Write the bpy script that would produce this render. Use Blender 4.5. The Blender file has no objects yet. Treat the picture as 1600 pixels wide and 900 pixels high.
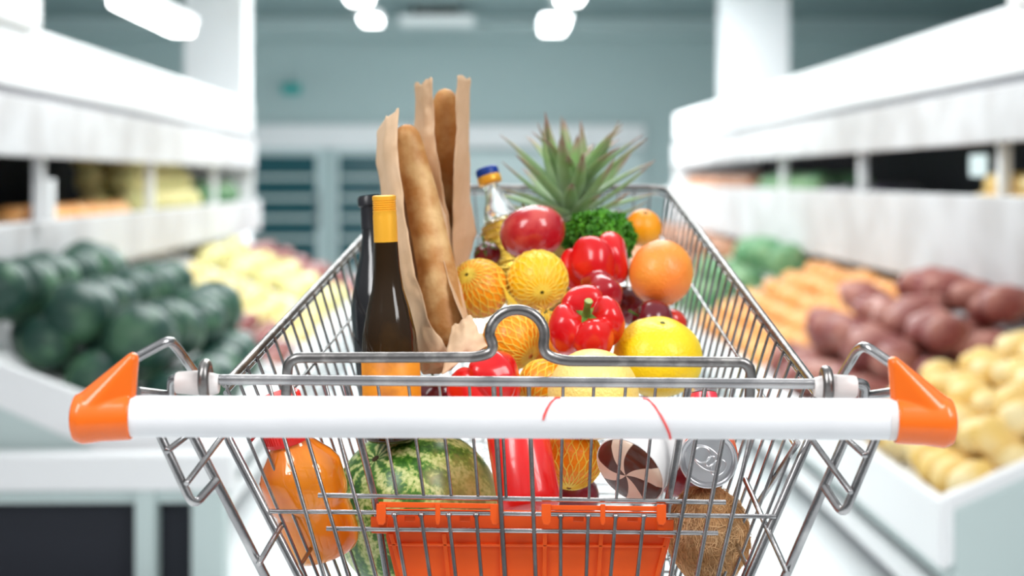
import bpy, bmesh, math, random
from mathutils import Vector, Matrix
from mathutils import noise as mnoise
random.seed(11)
PI = math.pi
sc = bpy.context.scene
# ------------------------------------------------------------------ camera, world, lights, exposure
F = 2610.0; HZ = 280.0; CZ = 1.25            # focal length in pixels of a 1600 wide frame, horizon row, eye height
cam = bpy.data.cameras.new('camera'); camo = bpy.data.objects.new('camera', cam); sc.collection.objects.link(camo)
cam.sensor_width = 36; cam.lens = F/1600*36; cam.shift_y = -(450-HZ)/1600
camo.location = (0, 0, CZ); camo.rotation_euler = (PI/2, 0, 0)
cam.dof.use_dof = True; cam.dof.focus_distance = 1.57; cam.dof.aperture_fstop = 3.8
cam.clip_start = .05
sc.camera = camo
w = bpy.data.worlds.new('world'); sc.world = w; w.use_nodes = True
wn = w.node_tree; wt = wn.nodes.new('ShaderNodeTexCoord'); wsx = wn.nodes.new('ShaderNodeSeparateXYZ'); wn.links.new(wt.outputs['Generated'], wsx.inputs[0])
wr = wn.nodes.new('ShaderNodeValToRGB'); wn.links.new(wsx.outputs[2], wr.inputs[0])      # added backdrop gradient for fill and metal reflections: dark below, bright above
wr.color_ramp.elements[0].position = .0; wr.color_ramp.elements[0].color = (.16, .17, .18, 1)
wr.color_ramp.elements[1].position = .55; wr.color_ramp.elements[1].color = (.93, .97, 1, 1)
wn.links.new(wr.outputs[0], wn.nodes['Background'].inputs[0]); wn.nodes['Background'].inputs[1].default_value = 0.68
sc.view_settings.view_transform = 'Standard'; sc.view_settings.look = 'None'
sc.view_settings.exposure = 0.0; sc.view_settings.gamma = 1; sc.view_settings.use_curve_mapping = False
def area(name, loc, to, sx, sy, power, col=(1, 1, 1)):
    l = bpy.data.lights.new(name, 'AREA'); l.shape = 'RECTANGLE'; l.size = sx; l.size_y = sy; l.energy = power; l.color = col
    o = bpy.data.objects.new(name, l); sc.collection.objects.link(o); o.location = loc
    o.rotation_euler = (Vector(to)-Vector(loc)).to_track_quat('-Z', 'Y').to_euler(); return o
area('fill_over_cart_left', (-1.3, .3, 2.6), (0, 1.7, 1), .7, 1.4, 38)  # added unseen area lights that brighten the cart and its highlights
area('fill_over_cart_right', (1.4, .4, 2.5), (0, 1.7, 1), .7, 1.4, 38)
area('fill_over_cart_far', (0.1, 3.2, 2.9), (0, 1.8, 1), 1.6, .6, 26)
for i, yy in enumerate((6.5, 10.5, 15.4)):
    area('aisle_fill', (-.15, yy, 3.28), (-.15, yy, 0), 2.2, 1.6, (135, 145, 440)[i], (.96, 1, 1))  # added unseen fill that brightens the aisle and back wall
# ------------------------------------------------------------------ helpers
def P(px, py, d): return Vector(((px-800)/F*d, d, CZ-(py-HZ)/F*d))
MATS = {}
def mat(name, col, rough=.5, metal=0, bump=None, vary=None, coat=0, trans=0, ior=1.45, sss=0, emit=0, spec=None, alpha=1):
    """bump=(scale,strength,detail) vary=(scale, colour2, low, high)"""
    m = bpy.data.materials.new(name); m.use_nodes = True; nt = m.node_tree; b = nt.nodes['Principled BSDF']
    c = (*col, 1) if len(col) == 3 else col
    b.inputs['Base Color'].default_value = c; b.inputs['Roughness'].default_value = rough
    b.inputs['Metallic'].default_value = metal; b.inputs['Coat Weight'].default_value = coat
    b.inputs['Coat Roughness'].default_value = .08
    b.inputs['Transmission Weight'].default_value = trans; b.inputs['IOR'].default_value = ior
    if spec is not None: b.inputs['Specular IOR Level'].default_value = spec
    if sss:
        b.inputs['Subsurface Weight'].default_value = sss; b.inputs['Subsurface Radius'].default_value = (.01, .005, .003)
        b.inputs['Subsurface Scale'].default_value = 1
    if emit:
        b.inputs['Emission Color'].default_value = c; b.inputs['Emission Strength'].default_value = emit
    tc = nt.nodes.new('ShaderNodeTexCoord')
    if vary:
        n = nt.nodes.new('ShaderNodeTexNoise'); n.inputs['Scale'].default_value = vary[0]; n.inputs['Detail'].default_value = 4
        nt.links.new(tc.outputs['Object'], n.inputs['Vector'])
        r = nt.nodes.new('ShaderNodeMapRange'); r.inputs[1].default_value = vary[2]; r.inputs[2].default_value = vary[3]
        nt.links.new(n.outputs[0], r.inputs[0])
        mx = nt.nodes.new('ShaderNodeMix'); mx.data_type = 'RGBA'; mx.inputs[6].default_value = c; mx.inputs[7].default_value = (*vary[1], 1)
        nt.links.new(r.outputs[0], mx.inputs[0]); nt.links.new(mx.outputs[2], b.inputs['Base Color'])
    if bump:
        n = nt.nodes.new('ShaderNodeTexNoise'); n.inputs['Scale'].default_value = bump[0]
        n.inputs['Detail'].default_value = bump[2] if len(bump) > 2 else 2
        nt.links.new(tc.outputs['Object'], n.inputs['Vector'])
        bp = nt.nodes.new('ShaderNodeBump'); bp.inputs['Strength'].default_value = bump[1]; bp.inputs['Distance'].default_value = .002
        nt.links.new(n.outputs[0], bp.inputs['Height']); nt.links.new(bp.outputs[0], b.inputs['Normal'])
    MATS[name] = m
    return m
def mathn(nt, op, a, b_=None, c=None):
    n = nt.nodes.new('ShaderNodeMath'); n.operation = op
    for i, v in enumerate((a, b_, c)):
        if v is None: continue
        if isinstance(v, (int, float)): n.inputs[i].default_value = v
        else: nt.links.new(v, n.inputs[i])
    return n.outputs[0]
def ramp(nt, fac, stops):
    r = nt.nodes.new('ShaderNodeValToRGB'); e = r.color_ramp.elements
    while len(e) < len(stops): e.new(.5)
    for x, (p, c) in zip(e, stops): x.position = p; x.color = (*c, 1)
    nt.links.new(fac, r.inputs[0]); return r.outputs[0]
class G:
    """vertex / face collector"""
    def __init__(s): s.v = []; s.f = []
    def add(s, V, Fc):
        o = len(s.v); s.v += [Vector(p) for p in V]; s.f += [tuple(i+o for i in f) for f in Fc]; return s
    def tube(s, pts, r, n=8, caps=True, closed=False):
        pts = [Vector(p) for p in pts]; q = [pts[0]]
        for p in pts[1:]:
            if (p-q[-1]).length > 1e-6: q.append(p)
        pts = q; m = len(pts); rr = r if isinstance(r, (list, tuple)) else [r]*m
        T = []
        for i in range(m):
            a = pts[(i-1) % m] if closed or i > 0 else pts[i]; b = pts[(i+1) % m] if closed or i < m-1 else pts[i]
            T.append((b-a).normalized())
        up = Vector((0, 0, 1)) if abs(T[0].z) < .9 else Vector((1, 0, 0))
        N = (up-T[0]*up.dot(T[0])).normalized(); V = []
        for i in range(m):
            N = (N-T[i]*N.dot(T[i])).normalized(); B = T[i].cross(N)
            for k in range(n):
                a = 2*PI*k/n; V.append(pts[i]+(N*math.cos(a)+B*math.sin(a))*rr[i])
        Fc = []
        for i in range(m if closed else m-1):
            j = (i+1) % m
            for k in range(n): Fc.append((i*n+k, i*n+(k+1) % n, j*n+(k+1) % n, j*n+k))
        if caps and not closed: Fc.append(tuple(range(n))[::-1]); Fc.append(tuple((m-1)*n+k for k in range(n)))
        return s.add(V, Fc)
    def lathe(s, prof, n=32, M=None):
        """profile [(r,z)] about z, then matrix M"""
        V = []; m = len(prof)
        for r, z in prof:
            for k in range(n): a = 2*PI*k/n; V.append(Vector((r*math.cos(a), r*math.sin(a), z)))
        Fc = [(i*n+k, i*n+(k+1) % n, (i+1)*n+(k+1) % n, (i+1)*n+k) for i in range(m-1) for k in range(n)]
        if prof[0][0] > 1e-5: Fc.append(tuple(range(n))[::-1])
        if prof[-1][0] > 1e-5: Fc.append(tuple((m-1)*n+k for k in range(n)))
        if M: V = [M @ p for p in V]
        return s.add(V, Fc)
    def box(s, lo, hi, M=None):
        (a, b, c), (d, e, f) = lo, hi
        V = [Vector(p) for p in ((a, b, c), (d, b, c), (d, e, c), (a, e, c), (a, b, f), (d, b, f), (d, e, f), (a, e, f))]
        if M: V = [M @ p for p in V]
        return s.add(V, [(3, 2, 1, 0), (4, 5, 6, 7), (0, 1, 5, 4), (1, 2, 6, 5), (2, 3, 7, 6), (3, 0, 4, 7)])
    def grid(s, rows, closed=False):
        m = len(rows); n = len(rows[0]); V = [p for r in rows for p in r]; Fc = []
        for i in range(m-1):
            for k in range(n if closed else n-1): Fc.append((i*n+k, i*n+(k+1) % n, (i+1)*n+(k+1) % n, (i+1)*n+k))
        return s.add(V, Fc)
def fillet(pts, r, seg=6):
    pts = [Vector(p) for p in pts]; out = [pts[0]]
    for a, b, c in zip(pts, pts[1:], pts[2:]):
        u = (a-b); v = (c-b); l = min(r, u.length*.49, v.length*.49); p = b+u.normalized()*l; q = b+v.normalized()*l
        for i in range(seg+1):
            t = i/seg; out.append(p*(1-t)**2+b*2*t*(1-t)+q*t*t)
    out.append(pts[-1]); return out
def tag(o, label=None, cat=None, group=None, kind=None):
    if label: o['label'] = label
    if cat: o['category'] = cat
    if group: o['group'] = group
    if kind: o['kind'] = kind
    return o
def mk(name, g, m, parent=None, loc=None, axis=None, spin=0, smooth=True, bevel=0, weld=True, off=None, sub=0, solid=0):
    """one mesh object. off: subtracted from vertices given in world coordinates. axis: object z axis"""
    me = bpy.data.meshes.new(name); V = g.v
    if off is not None: V = [p-Vector(off) for p in V]
    me.from_pydata([tuple(p) for p in V], [], g.f); me.validate()
    bm = bmesh.new(); bm.from_mesh(me)
    if weld: bmesh.ops.remove_doubles(bm, verts=bm.verts, dist=1e-6)
    bmesh.ops.recalc_face_normals(bm, faces=bm.faces); bm.to_mesh(me); bm.free()
    me.materials.append(m)
    if smooth:
        for p in me.polygons: p.use_smooth = True
        if smooth != 'all': me.set_sharp_from_angle(angle=math.radians(50))
    o = bpy.data.objects.new(name, me); sc.collection.objects.link(o)
    if parent: o.parent = parent
    if loc is not None: o.location = loc
    if axis is not None: o.rotation_euler = aim(axis, spin)
    if solid:
        s = o.modifiers.new('s', 'SOLIDIFY'); s.thickness = solid; s.offset = 0
    if bevel:
        b = o.modifiers.new('b', 'BEVEL'); b.width = bevel; b.segments = 3; b.limit_method = 'ANGLE'
    if sub:
        s = o.modifiers.new('u', 'SUBSURF'); s.levels = sub; s.render_levels = sub
    return o
def aim(axis, spin=0):
    return (Vector(axis).to_track_quat('Z', 'Y').to_matrix() @ Matrix.Rotation(spin, 3, 'Z')).to_euler()
def empty(name, loc, label, cat, group=None, axis=None, spin=0):
    o = bpy.data.objects.new(name, None); sc.collection.objects.link(o); o.location = loc; o.empty_display_size = .05
    if axis is not None: o.rotation_euler = aim(axis, spin)
    return tag(o, label, cat, group)
def copy_tree(o, parent=None):
    c = o.copy(); sc.collection.objects.link(c); c.parent = parent
    for ch in list(o.children):
        if ch.name in sc.objects: copy_tree(ch, c)
    return c
def ball(n=40, m=24, fn=None):
    g = G(); rows = []
    for i in range(m+1):
        ph = PI*i/m; row = []
        for k in range(n):
            th = 2*PI*k/n; row.append(fn(th, ph) if fn else Vector((math.sin(ph)*math.cos(th), math.sin(ph)*math.sin(th), math.cos(ph))))
        rows.append(row)
    return g.grid(rows, True)
YAW = math.atan((745-800)/F)
SR = Matrix.Rotation(-YAW, 4, 'Z')                # the aisle runs a little to the left of the view axis
def S(x, y, z): return SR @ Vector((x, y, z))
# ------------------------------------------------------------------ materials
steel = mat('steel', (.36, .355, .36), .25, 1, bump=(90, .12), vary=(30, (.52, .51, .51), .45, .62))
steel_dark = mat('worn_steel', (.22, .21, .205), .33, 1, bump=(120, .2), vary=(45, (.42, .40, .385), .5, .65))
white_plastic = mat('white_plastic', (.86, .86, .88), .32, vary=(9, (.80, .80, .82), .45, .7))
sleeve_plastic = mat('sleeve_plastic', (.74, .69, .67), .35)
orange_plastic = mat('orange_plastic', (.90, .16, .012), .26, bump=(40, .05), coat=.25)
flap_plastic = mat('flap_plastic', (.93, .115, .012), .33, bump=(60, .05))
red_ink = mat('red_ink', (.85, .06, .05), .4)
# ------------------------------------------------------------------ the setting
wall_m = mat('wall_paint', (.50, .62, .625), .8, bump=(30, .05))
ceil_m = mat('ceiling_paint', (.22, .30, .305), .8)
floor_m = mat('floor_tile', (.82, .84, .85), .25, vary=(.8, (.74, .78, .79), .4, .6))
col_m = mat('column_paint', (.93, .93, .95), .6)
trim_m = mat('door_frame_paint', (.62, .73, .74), .5)
dark_glass = mat('cold_glass', (.025, .10, .12), .15)
shelf_white = mat('shelf_white', (.90, .90, .91), .45)
board_m = mat('price_board', (.60, .595, .61), .6, vary=(3.5, (.50, .485, .49), .42, .62))
shade_m = mat('painted_shade', (.016, .018, .028), .6)  # near black stands in for the shade inside the stands
shadow_line_m = mat('shadow_line_grey', (.20, .195, .22), .5)  # grey of the painted shadow line above the price boards
pale_teal = mat('pale_teal_laminate', (.56, .66, .65), .5)
def sbox(name, lo, hi, m, parent=None, kind=None, bevel=0):
    g = G(); g.box(lo, hi, SR); c = SR @ Vector(((lo[0]+hi[0])/2, (lo[1]+hi[1])/2, lo[2]))
    if parent: c0 = Vector(parent.location); o = mk(name, g, m, parent, off=c0, smooth=False, bevel=bevel)
    else: o = mk(name, g, m, loc=c, off=c, smooth=False, bevel=bevel)
    if kind: o['kind'] = kind
    return o
sbox('floor', (-7, -1.5, -.1), (7, 22, 0), floor_m, kind='structure')
sbox('wall_back', (-7, 22, 0), (7, 22.2, 3.3), wall_m, kind='structure')
sbox('wall_left', (-7.2, 4, 0), (-7, 22.2, 3.3), wall_m, kind='structure')
sbox('wall_right', (7, 4, 0), (7.2, 22.2, 3.3), wall_m, kind='structure')
sbox('ceiling', (-7.2, 4, 3.3), (7.2, 22.2, 3.4), ceil_m, kind='structure')
sbox('trim_1', (-7, 21.2, 3.08), (7, 22, 3.3), wall_m, kind='structure')         # dropped beam along the back
sbox('trim_2', (-2.9, 21.86, 1.66), (2.2, 22, 1.96), col_m, kind='structure')       # white band over the doors
sbox('trim_3', (-1.0, 21.88, 1.12), (2.2, 22, 1.60), trim_m, kind='structure')
col1 = sbox('column', (-2.32, 13.3, 0), (-1.85, 13.75, 3.3), col_m); tag(col1, 'white square column rising behind the far end of the left produce stand', 'column')
col2 = sbox('column', (2.54, 17, 0), (3.19, 17.6, 3.3), col_m); tag(col2, 'white square column rising behind the far end of the right produce stand', 'column')
def door(n, x0, x1):
    r = sbox('door_%d' % n, (x0, 21.9, 0), (x1, 22, 1.66), trim_m, kind='structure')
    c = Vector(r.location)
    g = G(); g.box((x0+.08, 21.87, .12), (x1-.08, 21.90, 1.56), SR); mk('door_pane', g, dark_glass, r, off=c, smooth=False)
    g = G()
    for z in (.45, .72, .98, 1.25): g.box((x0+.1, 21.83, z), (x1-.1, 21.87, z+.05), SR)
    mk('door_rail', g, pale_teal, r, off=c, smooth=False)
    g = G(); g.tube([S(x1-.05, 21.84, .6), S(x1-.05, 21.84, 1.1)], .015, 6); mk('door_handle', g, steel, r, off=c)
door(1, -2.98, -2.02); door(2, -1.88, -1.12)
sg = sbox('exit_sign', (-2.55, 21.9, 2.36), (-2.30, 21.97, 2.50), mat('sign_teal', (.04, .42, .40), .4))
tag(sg, 'small teal sign high on the back wall, left of the bread', 'sign')
lampm = mat('lamp_tube', (1, 1, 1), .4, emit=9)
def ceiling_light(x, y, z, w_, l_, label):
    r = empty('ceiling_light', S(x, y, z), label, 'ceiling light', 'ceiling lights')
    g = G(); g.box((x-w_/2-.02, y-l_/2-.02, z+.03), (x+w_/2+.02, y+l_/2+.02, z+.09), SR); mk('housing', g, col_m, r, off=r.location, smooth=False)
    g = G(); g.box((x-w_/2, y-l_/2, z-.02), (x+w_/2, y+l_/2, z+.03), SR); mk('diffuser', g, lampm, r, off=r.location, smooth=False, bevel=.015)
    g = G(); g.tube([S(x, y, z+.09), S(x, y, 3.3)], .008, 6); mk('hanger', g, steel, r, off=r.location)
def sx(px, y): return (px-745)/F*y
def sz(py, y): return CZ-(py-HZ)/F*y
ceiling_light(sx(228, 9), 9.3, sz(25, 9.1), .14, 1.7, 'long glowing tube light hanging over the left produce stand')
ceiling_light(sx(866, 16), 16, sz(45, 16), .22, .9, 'bright oval ceiling light, lower of the two right of centre')
ceiling_light(sx(892, 14), 14, sz(-2, 14), .2, .6, 'ceiling light cut by the top edge of the frame, right of centre')
ceiling_light(sx(580, 18), 18, sz(34, 18), .2, .6, 'small round-looking ceiling light left of the hanging air unit')
ceiling_light(sx(560, 15), 15, sz(-1, 15), .2, .6, 'ceiling light cut by the top edge of the frame, left of centre')
r = empty('air_unit', S(sx(683, 19.8), 19.8, sz(40, 19.8)), 'flat pale air unit hanging under the ceiling in the middle', 'air conditioner')
x0 = sx(683, 19.8); z0 = sz(40, 19.8)
g = G(); g.box((x0-.44, 19.5, z0), (x0+.44, 20.1, z0+.1), SR); mk('casing', g, mat('casing_grey', (.80, .84, .84), .6), r, off=r.location, smooth=False, bevel=.02)
g = G(); g.box((x0-.28, 19.55, z0+.1), (x0+.28, 20.05, z0+.24), SR); mk('intake', g, mat('intake_grey', (.08, .1, .1), .6), r, off=r.location, smooth=False)
g = G()
for dx in (-.25, .25): g.tube([S(x0+dx, 19.8, z0+.24), S(x0+dx, 19.8, 3.3)], .01, 6)
mk('hanger', g, steel, r, off=r.location)
# ---------------- produce stands
def stand(side, label, y0, y1, XF, XS, zf, zb, zboard, zshelf, ztop, divs, near):
    s = side
    def X(a): return s*a
    r = empty('produce_stand', S(X(XS), y0, 0), label, 'produce stand')
    c = Vector(r.location)
    def bx(name, xa, xb, ya, yb, za, zb_, m, bevel=0):
        g = G(); g.box((min(X(xa), X(xb)), ya, za), (max(X(xa), X(xb)), yb, zb_), SR); return mk(name, g, m, r, off=c, smooth=False, bevel=bevel)
    D = .85
    bx('back_panel', XS+D, XS+D+.05, near, y1, 0, ztop, shade_m)
    bx('canopy', XS+.02, XS+D+.05, near, y1, zboard[1]+.035, ztop, shelf_white, .02)
    bx('canopy_step', XS-.02, XS+D, near, near+1.6, ztop-.02, ztop+.12, shelf_white, .02)
    bx('shadow_line', XS+.04, XS+.3, near, y1, zboard[1], zboard[1]+.035, shadow_line_m)  # strip coloured as the shadow between board and canopy
    bx('price_board', XS, XS+.04, near, y1, zboard[0], zboard[1], board_m, .008)
    bx('shelf', XS+.02, XS+D, near, y1, zshelf[1]-.1, zshelf[1]-.06, shelf_white)
    bx('shelf_rail', XS-.04, XS+.02, near, y1, zshelf[0], zshelf[1], board_m, .01)
    bx('shelf_end', XS+.02, XS+D, y1, y1+.04, zshelf[0], zboard[1], shelf_white)
    for yy in (near+1.9, near+4.2, near+6.4): bx('post', XS+.06, XS+.10, yy, yy+.06, zshelf[0], ztop-.1, shelf_white)
    # sloping bin: floor, front board, dividers, cladding below
    n0 = y0
    g = G(); pr = [(XF, zf-.02), (XS+.3, zb-.02), (XS+.3, zb-.05), (XF, zf-.05)]
    V = [S(X(a), y, z) for y in (n0, y1) for a, z in pr]
    g.add(V, [(0, 1, 2, 3), (7, 6, 5, 4), (0, 4, 5, 1), (1, 5, 6, 2), (2, 6, 7, 3), (3, 7, 4, 0)]); mk('bin_floor', g, shelf_white, r, off=c, smooth=False)
    bx('bin_front', XF-.03, XF, n0, y1, zf-.13, zf+.05, shelf_white, .01)
    bx('bumper', XF+.03, XF+.09, n0+.02, y1, zf-.2, zf-.13, pale_teal, .01)
    bx('kick_panel', XF+.12, XF+.16, n0+.06, y1, 0, zf-.2, mat('kick_dark', (.05, .06, .075), .5))
    bx('rail', XF+.02, XF+.12, n0+.03, y1, zf-.30, zf-.23, shelf_white, .01)
    for y in divs:
        g = G(); pr = [(XF-.02, zf+.06), (XS+.3, zb+.07), (XS+.3, zb-.04), (XF-.02, zf-.12)]
        V = [S(X(a), yy, z) for yy in (y-.025, y+.025) for a, z in pr]
        g.add(V, [(0, 1, 2, 3), (7, 6, 5, 4), (0, 4, 5, 1), (1, 5, 6, 2), (2, 6, 7, 3), (3, 7, 4, 0)])
        mk('divider', g, shelf_white, r, off=c, smooth=False, bevel=.008)
    bx('lower_back', XS+.3, XS+.34, n0, y1, 0, zshelf[0]-.02, shade_m)  # painted near black for the shade below the shelf
    return r, bx, n0
LS, lbx, _ = stand(-1, 'left produce stand with white canopy, price board and sloping bins', 5.2, 12.9, .85, 1.7, .38, .82, (1.335, 1.56), (.865, 1.09), 1.84,
                   (5.2, 7.15, 8.1, 9.9, 11.4), 4.9)
# open table front of the left stand
lbx('end_panel', .86, 2.0, 5.18, 5.24, .33, .40, pale_teal)
g = G(); pr = [(-.86, .40), (-2.0, .80), (-2.0, .40)]
V = [S(a, yy, z) for yy in (5.18, 5.24) for a, z in pr]
g.add(V, [(0, 1, 2), (5, 4, 3), (0, 3, 4, 1), (1, 4, 5, 2), (2, 5, 3, 0)]); mk('end_panel', g, pale_teal, LS, off=Vector(LS.location), smooth=False)
lbx('table_rail', .74, 2.1, 5.05, 5.16, .31, .42, shelf_white, .01)
lbx('table_rail', .76, 2.1, 5.08, 5.16, .27, .31, pale_teal)
lbx('table_leg', .76, .86, 5.05, 5.15, 0, .31, pale_teal, .005); lbx('table_leg', .97, 1.03, 5.05, 5.15, 0, .31, pale_teal, .005)
lbx('table_leg', 1.75, 1.83, 5.05, 5.15, 0, .31, pale_teal, .005)
lbx('under_table_shade', .88, 2.1, 5.16, 5.18, 0, .33, shade_m)  # dark sheet standing in for the shade below the table
RS, rbx, _ = stand(1, 'right produce stand with white canopy, price board and sloping bins', 4.2, 16.2, 1.2, 1.9, .39, .82, (1.385, 1.59), (.83, 1.19), 1.88,
                   (4.2, 5.35, 7.0, 9.4, 11.6), 4.3)
g = G(); pr = [(1.2, .42), (2.2, .86), (2.2, 0), (1.2, 0)]
V = [S(a, yy, z) for yy in (4.15, 4.18) for a, z in pr]
g.add(V, [(0, 1, 2, 3), (7, 6, 5, 4), (0, 4, 5, 1), (1, 5, 6, 2), (2, 6, 7, 3), (3, 7, 4, 0)]); mk('end_panel', g, pale_teal, RS, off=Vector(RS.location), smooth=False)
rbx('price_card', 1.84, 1.85, 6.0, 6.2, 1.26, 1.34, trim_m)
lbx('price_card', 1.60, 1.62, 6.3, 6.38, 1.10, 1.25, shelf_white)
# ---------------- produce on the stands
def lump(rx, ry, rz, amp, seed, n=14, m=9):
    def fn(th, ph):
        v = Vector((math.sin(ph)*math.cos(th), math.sin(ph)*math.sin(th), math.cos(ph)))
        k = 1+amp*mnoise.noise(v*1.6+Vector((seed, 0, 0))); return Vector((v.x*rx*k, v.y*ry*k, v.z*rz*k))
    return ball(n, m, fn)
def pile(name, cat, label, group, m, size, shape, side, XF, XS, zf, zb, y0, y1, sp, layers=1, amp=.15, xr=(0, 1)):
    g = lump(size*shape[0], size*shape[1], size*shape[2], amp, random.random()*50)
    src = None; w_ = XS+.28-XF
    for L in range(layers):
        y = y0+size*(1+L*.6)
        while y < y1-size*(.8+L*.6):
            a = xr[0]*w_+size*(1+L)
            while a < w_*xr[1]-size*.5:
                zz = zf+(zb-zf)*a/w_+size*(shape[2]*1.05+L*1.35)
                if src is None: o = src = mk(name, g, m, smooth='all')
                else: o = src.copy(); sc.collection.objects.link(o)
                o.location = S(side*(XF+a+random.uniform(-.35, .35)*size), y+random.uniform(-.4, .4)*size, zz+random.uniform(-.25, .2)*size)
                o.rotation_euler = (random.uniform(-.5, .5), random.uniform(-.5, .5), random.uniform(0, 6.28)); o.scale = [random.uniform(.85, 1.12)]*3
                tag(o, label, cat, group)
                a += sp*size
            y += sp*size
Lp = (-1, .87, 1.7, .38, .82); Rp = (1, 1.22, 1.9, .39, .82)
melon_bg = mat('melon_dark_rind', (.018, .06, .045), .4, vary=(6, (.07, .16, .09), .5, .62))
potato_bg = mat('pale_potato', (.85, .66, .22), .6, vary=(8, (.92, .80, .45), .4, .6))
cream_bg = mat('cream_squash', (.80, .70, .32), .6, vary=(8, (.60, .58, .24), .45, .6))
redpot = mat('red_onion_skin', (.28, .07, .07), .45, vary=(7, (.45, .2, .16), .45, .6))
orange_bg = mat('orange_skin_bin', (.90, .38, .10), .5, vary=(8, (.92, .50, .2), .4, .6))
swpot = mat('sweet_potato_skin', (.24, .055, .05), .5, vary=(6, (.42, .17, .13), .42, .58))
gold_bg = mat('golden_potato_skin', (.93, .62, .18), .5, vary=(6, (.96, .78, .42), .4, .62))
green_bg = mat('green_leaf_bin', (.06, .22, .09), .6, vary=(8, (.22, .36, .18), .4, .6))
brown_bg = mat('brown_root_skin', (.36, .14, .07), .6, vary=(8, (.5, .26, .15), .4, .6))
pile('watermelon', 'watermelon', 'dark green watermelon heaped in the nearest bin of the left stand', 'watermelons in the left bin', melon_bg, .105, (1, 1.1, 1), *Lp, 5.24, 7.1, 2.1, 2, .05, (0, .70))
pile('potato', 'potato', 'pale yellow potato in the left stand bin behind the watermelons', 'pale potatoes in the left bin', cream_bg, .06, (1, 1.25, .9), *Lp, 7.2, 8.05, 2.1, 2, xr=(.3, .72))
pile('red_onion', 'red onion', 'dark red onion at the front of the left stand bin beside pale potatoes', 'red onions in the left bin', redpot, .05, (1, 1, .9), *Lp, 7.2, 8.05, 2.2, 2, xr=(0, .28))
pile('lemon', 'lemon', 'yellow lemon in the third bin of the left stand', 'lemons in the left bin', potato_bg, .05, (1, 1.2, 1), *Lp, 8.15, 9.85, 2.3, 1, xr=(0, .75))
pile('squash', 'squash', 'cream coloured squash in the fourth bin of the left stand', 'cream squashes in the left bin', cream_bg, .075, (1, 1.3, 1), *Lp, 9.95, 11.35, 2.3, 1, xr=(0, .75))
pile('red_apple', 'apple', 'red apple in the farthest bin of the left stand', 'red apples in the far left bin', redpot, .06, (1, 1, .95), *Lp, 11.45, 12.8, 2.2, 1, xr=(0, .75))
pile('golden_potato', 'potato', 'large golden potato in the nearest bin of the right stand', 'golden potatoes in the right bin', gold_bg, .058, (1, 1.3, .9), *Rp, 4.22, 5.3, 1.95, 2, xr=(0, .9))
pile('sweet_potato', 'sweet potato', 'dark red sweet potato in the second bin of the right stand', 'sweet potatoes in the right bin', swpot, .085, (1, 1.5, .85), *Rp, 5.4, 6.95, 2.25, 2, .3, (0, .72))
pile('orange', 'orange', 'orange in the third bin of the right stand', 'oranges in the right bin', orange_bg, .055, (1, 1, 1), *Rp, 7.05, 9.35, 2.2, 1, xr=(0, .75))
pile('cabbage', 'cabbage', 'green cabbage in the fourth bin of the right stand', 'green cabbages in the right bin', green_bg, .11, (1, 1, .9), *Rp, 9.45, 11.5, 2.2, 1, xr=(0, .75))
pile('beetroot', 'root vegetable', 'brown root vegetable in the farthest bin of the right stand', 'brown roots in the far right bin', brown_bg, .1, (1, 1.2, .9), *Rp, 11.7, 16, 2.3, 1, xr=(0, .75))
def shelf_pile(name, cat, label, group, m, size, shape, side, XS, z, y0, y1, rows=2, layers=1, amp=.15):
    g = lump(size*shape[0], size*shape[1], size*shape[2], amp, random.random()*50); src = None
    for L in range(layers):
        for rr in range(rows):
            y = y0+size*(1+L)
            while y < y1-size*L:
                if src is None: o = src = mk(name, g, m, smooth='all')
                else: o = src.copy(); sc.collection.objects.link(o)
                o.location = S(side*(XS+.08+size+rr*size*2.1+L*size*.5), y+random.uniform(-.1, .1)*size, z+size*shape[2]+L*size*1.5)
                o.rotation_euler = (random.uniform(-.3, .3), random.uniform(-.3, .3), random.uniform(0, 6))
                tag(o, label, cat, group); y += 2.15*size
zl = 1.03; zr = 1.13
shelf_pile('mango', 'mango', 'orange mango on the left stand shelf near the frame edge', 'mangoes on the left shelf', orange_bg, .06, (1, 1.2, .9), -1, 1.7, zl, 7.0, 8.7, 2, 1)
shelf_pile('grapefruit', 'grapefruit', 'yellow grapefruit stacked high on the left stand shelf', 'grapefruits on the left shelf', cream_bg, .085, (1, 1, 1), -1, 1.7, zl, 8.9, 10.9, 2, 3)
shelf_pile('cabbage', 'cabbage', 'green cabbage on the far end of the left stand shelf', 'green cabbages on the left shelf', green_bg, .12, (1, 1, .9), -1, 1.7, zl, 11.2, 12.8, 2, 1)
shelf_pile('mango', 'mango', 'golden mango at the near end of the right stand shelf', 'mangoes on the right shelf', gold_bg, .05, (1, 1.2, .9), 1, 1.9, zr-.02, 5.6, 6.7, 2, 2)
shelf_pile('aubergine', 'aubergine', 'near black aubergine on the right stand shelf', 'aubergines on the right shelf', mat('aubergine_skin', (.03, .025, .04), .3), .06, (1, 1.6, .9), 1, 1.9, zr-.02, 8.2, 9.6, 2, 1)
shelf_pile('cabbage', 'cabbage', 'green cabbage in the middle of the right stand shelf', 'green cabbages on the right shelf', green_bg, .1, (1, 1, .9), 1, 1.9, zr-.02, 9.9, 11.9, 2, 1)
shelf_pile('beetroot', 'root vegetable', 'reddish brown root on the far end of the right stand shelf', 'brown roots on the right shelf', brown_bg, .1, (1, 1.1, .9), 1, 1.9, zr-.02, 12.3, 16, 2, 1)
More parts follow.
